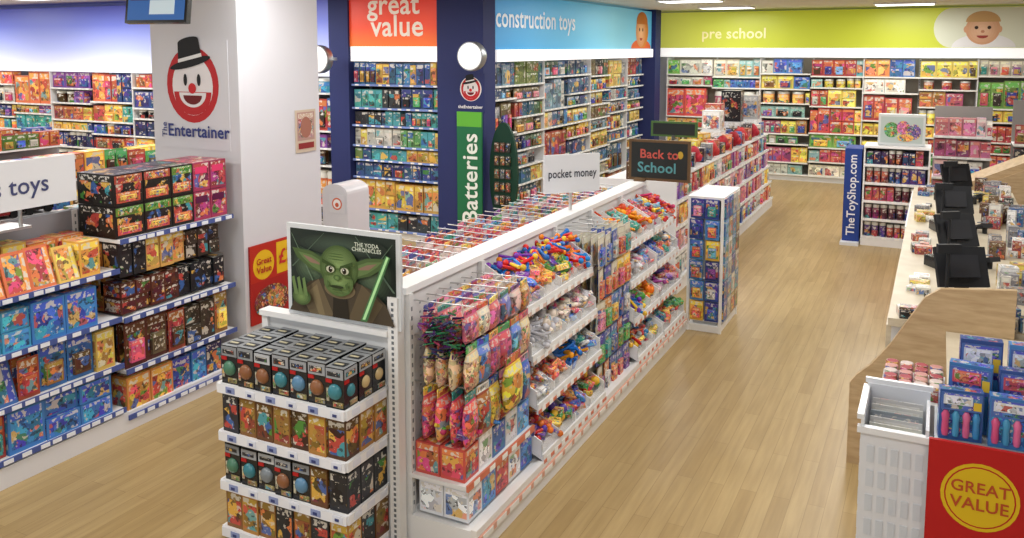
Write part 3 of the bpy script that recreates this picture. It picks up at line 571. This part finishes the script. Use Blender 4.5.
def second():
    g=B();p=B(); y0=8.75;L=5.75
    for sx,xx in ((1,-2.83),(-1,-2.91)):
        M=frame((xx,y0,0),(0,1,0),(sx,0,0)); g.box(0,L,-.04,0,0,1.18,"a4a4a4","plain",M); g.box(0,L,0,.43,0,.13,"e8e8e8","plain",M)
        for i in range(6): upright(g,M,.02+i*(L-.04)/5,0,1.18)
        for k,z in enumerate((.15,.42,.68,.94)):
            shelf(g,M,L,.43-.03*k,z,"e0e0dc"); 
            for j in range(5): fill(p,M@Matrix.Translation((j*L/5,0,0)),L/5,.42-.03*k,z,.24,P_MIX+P_PINK,(.08,.16),("box","tub","blister","box"),"pack",(.8,.98),(1,2))
    g.box(-3.2,-2.5,y0,y0+L,1.18,1.2,"e8e8e8"); g.box(-3.3,-2.42,y0-.03,y0,0,1.2,"e4e4e4")
    o=g.build("gondola_shelving"); p.build("assorted_toys",o)
    t=B()
    for i in range(24):
        y=y0+.15+i*.23; x=-2.62+U(-.03,.03); T=Matrix.Translation((x,y,1.201))@Matrix.Rotation(U(-.3,.3),4,'Z')
        if i%3==0:
            c=rnd.choice(["a81e2a","b8283a","c8383a","3a4a8a"]); t.ball((0,0,.11),.11,vary(c),"plain",12,(.75,.9,1),M=T); t.ball((.06,0,.08),.065,vary(c),"plain",10,(.8,1,.9),M=T)
            t.cyl(T@Vector((0,-.03,.21)),T@Vector((0,.03,.21)),.01,"202020","plain",6)
            for sy in (-.05,.05): t.cyl(T@Vector((-.07,sy,.03)),T@Vector((-.08,sy,.18)),.012,vary(c),"plain",6)
        else:
            h=U(.14,.26); t.obox(T@Matrix.Translation((0,0,h/2)),.14,.17,h,vary(rnd.choice(["b83a3a","c8c4bc","a82a3a","3a3a44","d0603a","8a8a90","2c6fa8"])),"pack")
        h=U(.1,.26); t.box(-.4,-.16,-.1,.1,0,h,vary(rnd.choice(P_MIX+P_DARK)),"pack",T)
    t.build("toy_backpacks")
second()
s=Sign((-3.1,11.0,1.54),(1,0,0),.62,.2,.03,"4a6a3a"); s.rect(-.28,.28,-.075,.075,"23282a"); s.b.box(-3.12,-3.08,11.0,11.04,1.46,1.48,"505050"); s.b.box(-3.12,-3.08,10.97,10.99,1.2,1.46,"505050"); s.build("chalkboard_sign")
b=B(); 
for (x,y,w,h,c) in ((-2.9,13.6,.3,.5,"1a1c20"),(-2.75,14.2,.3,.4,"a8a8a8"),(-2.95,12.6,.25,.35,"b8303a"),(-2.8,11.9,.25,.3,"d8d8d8")):
    b.box(x-w/2,x+w/2,y-.12,y+.12,1.46,1.2+h+.24,c,"pack"); b.box(x-w/2-.02,x+w/2+.02,y-.14,y+.14,1.201,1.46,"e0e0e0","pack")
b.build("boxed_toys")
def shopdisp():
    s=Sign((-.98,12.1,.66),(1,0,0),.21,1.24,.5,"24408c"); s.text("TheToyShop.com",0,0,1.08,"e8eaf2",0.015,rot=90); s.b.box(-1.1,-.87,11.98,12.62,0,.04,"dde0e4"); s.build("online_shop_sign")
    g=B();p=B(); M=frame((-.84,12.55,0),(1,0,0),(0,-1,0)); L=.76
    g.box(0,L,-.03,0,0,1.3,"a4a4a6","plain",M); g.box(-.015,0.005,-.03,.44,0,1.3,"e6e6e6","plain",M); g.box(L-.005,L+.015,-.03,.44,0,1.3,"e6e6e6","plain",M); g.box(0,L,0,.45,0,.1,"ececec","plain",M)
    for k,z in enumerate((.12,.36,.6,.84,1.08)):
        shelf(g,M,L,.44,z,"e8e8ea"); fill(p,M,L,.43,z,.21,["7a1a5a","2a1a4a","a82a3a","3a2a7a","5a1e3a","1a2a5a"],(.07,.1),("tub","box"),"pack",(.8,.96),(2,3))
    g.box(-.015,L+.015,-.03,.45,1.3,1.33,"f0f0f0","plain",M)
    o=g.build("display_shelving"); p.build("drink_bottles",o)
    s=Sign((-.42,12.2,1.54),(1,0,0),.56,.4,.2,"c8cccc"); s.rect(-.25,.25,-.17,.17,"b0bcb8"); s.disc(-.12,0,.09,.1,"5a984a","packfine"); s.disc(.02,.03,.08,.09,"c05a8a","packfine"); s.disc(.15,-.02,.08,.1,"6a4a90","packfine"); s.disc(.05,-.1,.1,.05,"d8a83a","packfine"); s.b.box(-.6,-.2,12.21,12.38,1.331,1.345,"c8c8c8"); s.build("display_header_card")
shopdisp()
def rack(x,y,w,h,pal,nm):
    M=frame((x,y,0),(1,0,0),(0,-1,0)); g=B();p=B(); g.box(0,w,-.04,0,0,h,"8a8682","plain",M); g.box(0,w,0,.4,0,.12,"e8e8e8","plain",M)
    k=int((h-.15)/.3)
    for i in range(k):
        z=.14+i*.3; shelf(g,M,w,.4,z,"e0e0e0"); fill(p,M,w,.39,z,.27,pal,(.1,.2),("box","blister","box"),"packfar",(.85,1))
    o=g.build("display_shelving"); p.build(nm,o)
rack(-.05,14.2,.75,1.75,["b04a6a","c86a7a","d8b0b8","8a3a5a","e8e4dc","a8506a"],"assorted_toys"); rack(.9,13.4,1.3,1.9,["8a3a3a","a83a3a","4a5a8a","c8c4bc","3a3a44","5a2a3a"],"assorted_toys")
# ================================================================= CHECKOUT
def checkout():
    g=B()
    g.box(-.2,.75,5.66,11.2,.0,.9,"dedede"); g.box(-.22,.8,5.64,11.25,.9,.95,"c8a478","creamtop")
    g.box(-.225,-.2,9.0,11.2,.08,.56,"c8643a"); g.box(-.24,-.2,8.92,11.25,.56,.9,"e6e6e6"); g.box(-.23,-.2,5.66,8.9,.0,.9,"d8bc90","creamtop")
    prof=[(-.42,0),(.45,0),(.45,1.22),(.06,1.18),(-.02,1.12),(-.1,.98),(-.2,.8),(-.3,.66),(-.38,.58),(-.42,.52)]
    g.prism([(x,5.58,z) for x,z in prof],(0,.04,0),"c8a478","lightwood")
    g.box(.12,1.2,4.7,5.57,0,.9,"dcdad6"); g.box(.1,1.2,4.68,5.575,.9,.93,"c8a478","creamtop")
    g.box(-.2,.1,4.72,5.15,0,.78,"e0dedc"); g.box(-.21,.1,4.71,5.16,.78,.795,"d0d0d0")
    g.build("checkout_counter")
    def till(x,y,rot,k=1.0):
        b=B(); T=Matrix.Translation((x,y,.951))@Matrix.Rotation(math.radians(rot),4,'Z')
        b.obox(T@Matrix.Translation((0,0,.04)),.3,.3,.08,"1e1f23","gloss"); b.obox(T@Matrix.Translation((0,.02,.15)),.06,.06,.16,"202226")
        S=T@Matrix.Translation((0,0,.29*k))@Matrix.Rotation(math.radians(22),4,'X'); b.obox(S,.31,.03,.25,"1e2024","plain"); b.obox(S@Matrix.Translation((0,-.016,0)),.28,.003,.21,"2a3038","gloss"); b.obox(S@Matrix.Translation((0,.03,0)),.18,.03,.14,"2a2b30")
        b.cyl(T@Vector((.13,.1,.08)),T@Vector((.13,.1,.4)),.011,"222428"); b.obox(T@Matrix.Translation((.13,.1,.43)),.14,.03,.055,"26282c","plain")
        b.obox(T@Matrix.Translation((-.26,.02,.06))@Matrix.Rotation(.3,4,'X'),.085,.16,.035,"2a2c30"); b.cyl(T@Vector((-.26,.04,0)),T@Vector((-.26,.04,.06)),.02,"2a2c30")
        for i in range(3):
            for j in range(3): b.obox(T@Matrix.Translation((-.285+i*.025,-.04+j*.03,.082+.007*j)),.016,.018,.008,"8a9098")
        b.build("till_monitor")
    till(.17,5.95,-155); till(.16,7.15,-145); till(.16,8.6,-160); till(.2,10.3,-150)
    b=B()
    for i in range(4):
        for j in range(5):
            x=-.165+i*.073; y=4.78+j*.075; T=Matrix.Translation((x,y,.796))
            b.lathe(T,[(.03,0),(.033,.01),(.033,.06)],rnd.choice(["b8a8a0","a83a4a","c8c0bc"]),"packfine",12,False); b.lathe(T,[(.034,.06),(.034,.078),(.028,.08)],rnd.choice(["a0404a","c08a84","c8b8b4"]),"packfine",12)
    b.build("sweet_tubs")
    b=B()
    for i in range(130):
        x=U(.42,.72) if i%3 else U(-.14,-.02);y=rnd.choice([U(6.3,6.8),U(7.5,8.2),U(8.9,9.9),U(10.6,11),U(5.7,5.75)]); T=Matrix.Translation((x,y,.951)); h=U(.03,.2 if x>.3 else .07); c=vary(rnd.choice(["c8c4bc","a83a3a","2a2c30","3a6a9a","d0b050","e0e0e0","e0e0e0","8a8a90","6a4a3a"]))
        b.obox(T@Matrix.Translation((0,0,h/2))@Matrix.Rotation(U(-.3,.3),4,'Z'),U(.05,.13),U(.05,.12),h,c,"packfine")
    b.build("counter_merchandise")
    b=B(); x0,x1,y0,y1=-.26,.03,4.22,4.62; th=.015
    b.box(x0,x1,y0,y0+th,0,.80,"dde0e6","gloss"); b.box(x0,x0+th,y0,y1,0,.86,"dde0e6","gloss"); b.box(x1-th,x1,y0,y1,0,.86,"dde0e6","gloss"); b.box(x0,x1,y1-th,y1,0,.9,"dde0e6","gloss")
    b.box(x0,x1,y0,y1,.5,.52,"dddfe2")
    b.box(x0-.015,x1+.015,y0-.015,y0+.02,.8,.83,"e6e8ec","gloss"); b.box(x0-.018,x0+.012,y0,y1+.01,.86,.885,"e6e8ec","gloss"); b.box(x0-.01,x1+.01,y1-.01,y1+.012,.9,.925,"e6e8ec","gloss")
    for r in range(6):
        for q in range(5): b.box(x0+.03+q*.052,x0+.062+q*.052,y0-.004,y0,.06+r*.12,.14+r*.12,"cdd3db","plain")
        for q in range(5): b.box(x0-.004,x0,y0+.04+q*.07,y0+.09+q*.07,.06+r*.12,.14+r*.12,"cdd3db","plain")
    for k in range(6): b.box(x0+.03,x1-.03,y0+.05+k*.055,y0+.055+k*.055,.52,.8+.01*k,rnd.choice(["c8cca8","c8c8c8","8a949c","d0d0cc"]),"packfine")
    b.build("white_plastic_bin")
    s=Sign((.24,4.14,.6),(1,0,0),.42,.52,.02,"b81c1c"); s.disc(.0,.03,.155,.155,"dcb81e"); s.disc(0,.03,.14,.14,"b81c1c"); s.disc(0,.03,.134,.134,"dcb81e"); s.text("GREAT",0,.07,.23,"b84a1c",0.015); s.text("VALUE",0,-.005,.23,"b84a1c",0.015)
    s.b.box(.05,1.1,4.16,4.6,0,.84,"b8bcc0"); s.build("great_value_sign_box")
    b=B()
    for k in range(3):
        for i in range(4):
            x=.06+i*.2+.04*k; y=4.25+k*.12; c=["1458a8","1a70b8","1c4a98","2a7ac0"][(i+k)%4]; h=.23+.085*k; w=.088
            T=Matrix.Translation((x+.09,y,.842))@Matrix.Rotation(U(-.12,.12),4,'Z')
            b.box(-w,w,-.03,.03,0,h,vary(c),"packfine",T)
            for q,cc in ((-.062,"d8588a"),(-.02,"4aa0d0"),(.022,"d86a98"),(.062,"3a88c0")):
                b.lathe(T@Matrix.Translation((q,-.034,.02)),[(.012,0),(.016,.02),(.014,h*.3),(.018,h*.42),(.008,h*.5)],vary(cc),"gloss",8)
            b.box(-w+.006,w-.006,-.033,-.03,h*.6,h*.95,"3a68b8","packfine",T); b.box(-w+.015,w*.5,-.036,-.033,h*.72,h*.9,"d8e0ec" if k!=1 else "d0405a","packfine",T); b.box(w*.55,w*.9,-.036,-.033,h*.64,h*.8,"e0c040","plain",T)
    b.build("blue_toy_packs")
checkout()
b=B(); 
b.prism([(.38,11.6,0),(1.3,11.6,0),(1.3,11.6,1.3),(1.0,11.6,1.3),(.38,11.6,1.0)],(0,.7,0),"c8a478","lightwood"); b.prism([(.44,11.57,.1),(1.24,11.57,.1),(1.24,11.57,1.2),(.98,11.57,1.2),(.44,11.57,.94)],(0,.03,0),"d8bc90","lightwood"); b.build("wooden_desk")
# ================================================================= LIGHTING
def lightpanel(x,y,w=1.2,h=.6,power=40):
    b=B(); z=3.36
    b.box(x-w/2-.03,x+w/2+.03,y-h/2-.03,y+h/2+.03,z-.03,z,"f0f0f0"); b.box(x-w/2,x+w/2,y-h/2,y+h/2,z-.034,z-.03,"ffffff","lamp"); o=b.build("ceiling_light")
    l=bpy.data.lights.new("tube","AREA"); l.shape='RECTANGLE'; l.size=w; l.size_y=h; l.energy=power*.67; l.color=(1,.985,.96)
    lo=bpy.data.objects.new("tube",l); lo.location=(x,y,z-.045); bpy.context.collection.objects.link(lo); lo.parent=o
for x in (-15.5,-12,-8.5):
    for y in (2,5.4,8.4): lightpanel(x,y,power=75)
for x in (-3.9,-.8):
    for y in (-1.2,1.8,4.8,7.8): lightpanel(x,y,power=48)
for x in (-3.6,-.6):
    for y in (10.8,13.6,16.2): lightpanel(x,y,w=.9,h=.5,power=58)
lightpanel(2.2,6.5,power=45); lightpanel(2.2,13,power=45); lightpanel(-6.6,7.6,power=50); lightpanel(-6.6,2,power=45)
w=bpy.data.worlds.new("World"); bpy.context.scene.world=w; w.use_nodes=True; w.node_tree.nodes["Background"].inputs[0].default_value=(.9,.95,1,1); w.node_tree.nodes["Background"].inputs[1].default_value=.7
# ================================================================= CAMERA
f=860.; hor=48.; vpx=942.; pitch=math.radians(6); cy=hor+f*math.tan(pitch); az=math.atan((vpx-512)/f*math.cos(pitch))
cd=bpy.data.cameras.new("camera"); cd.sensor_width=36; cd.lens=f/1024*36; cd.shift_y=-(269-cy)/1024.
co=bpy.data.objects.new("camera",cd); co.location=(0,0,2.6); co.rotation_euler=(math.radians(90)-pitch,0,az); bpy.context.collection.objects.link(co); bpy.context.scene.camera=co
sc=bpy.context.scene; sc.view_settings.view_transform='Standard'; sc.view_settings.look='None'; sc.view_settings.exposure=0
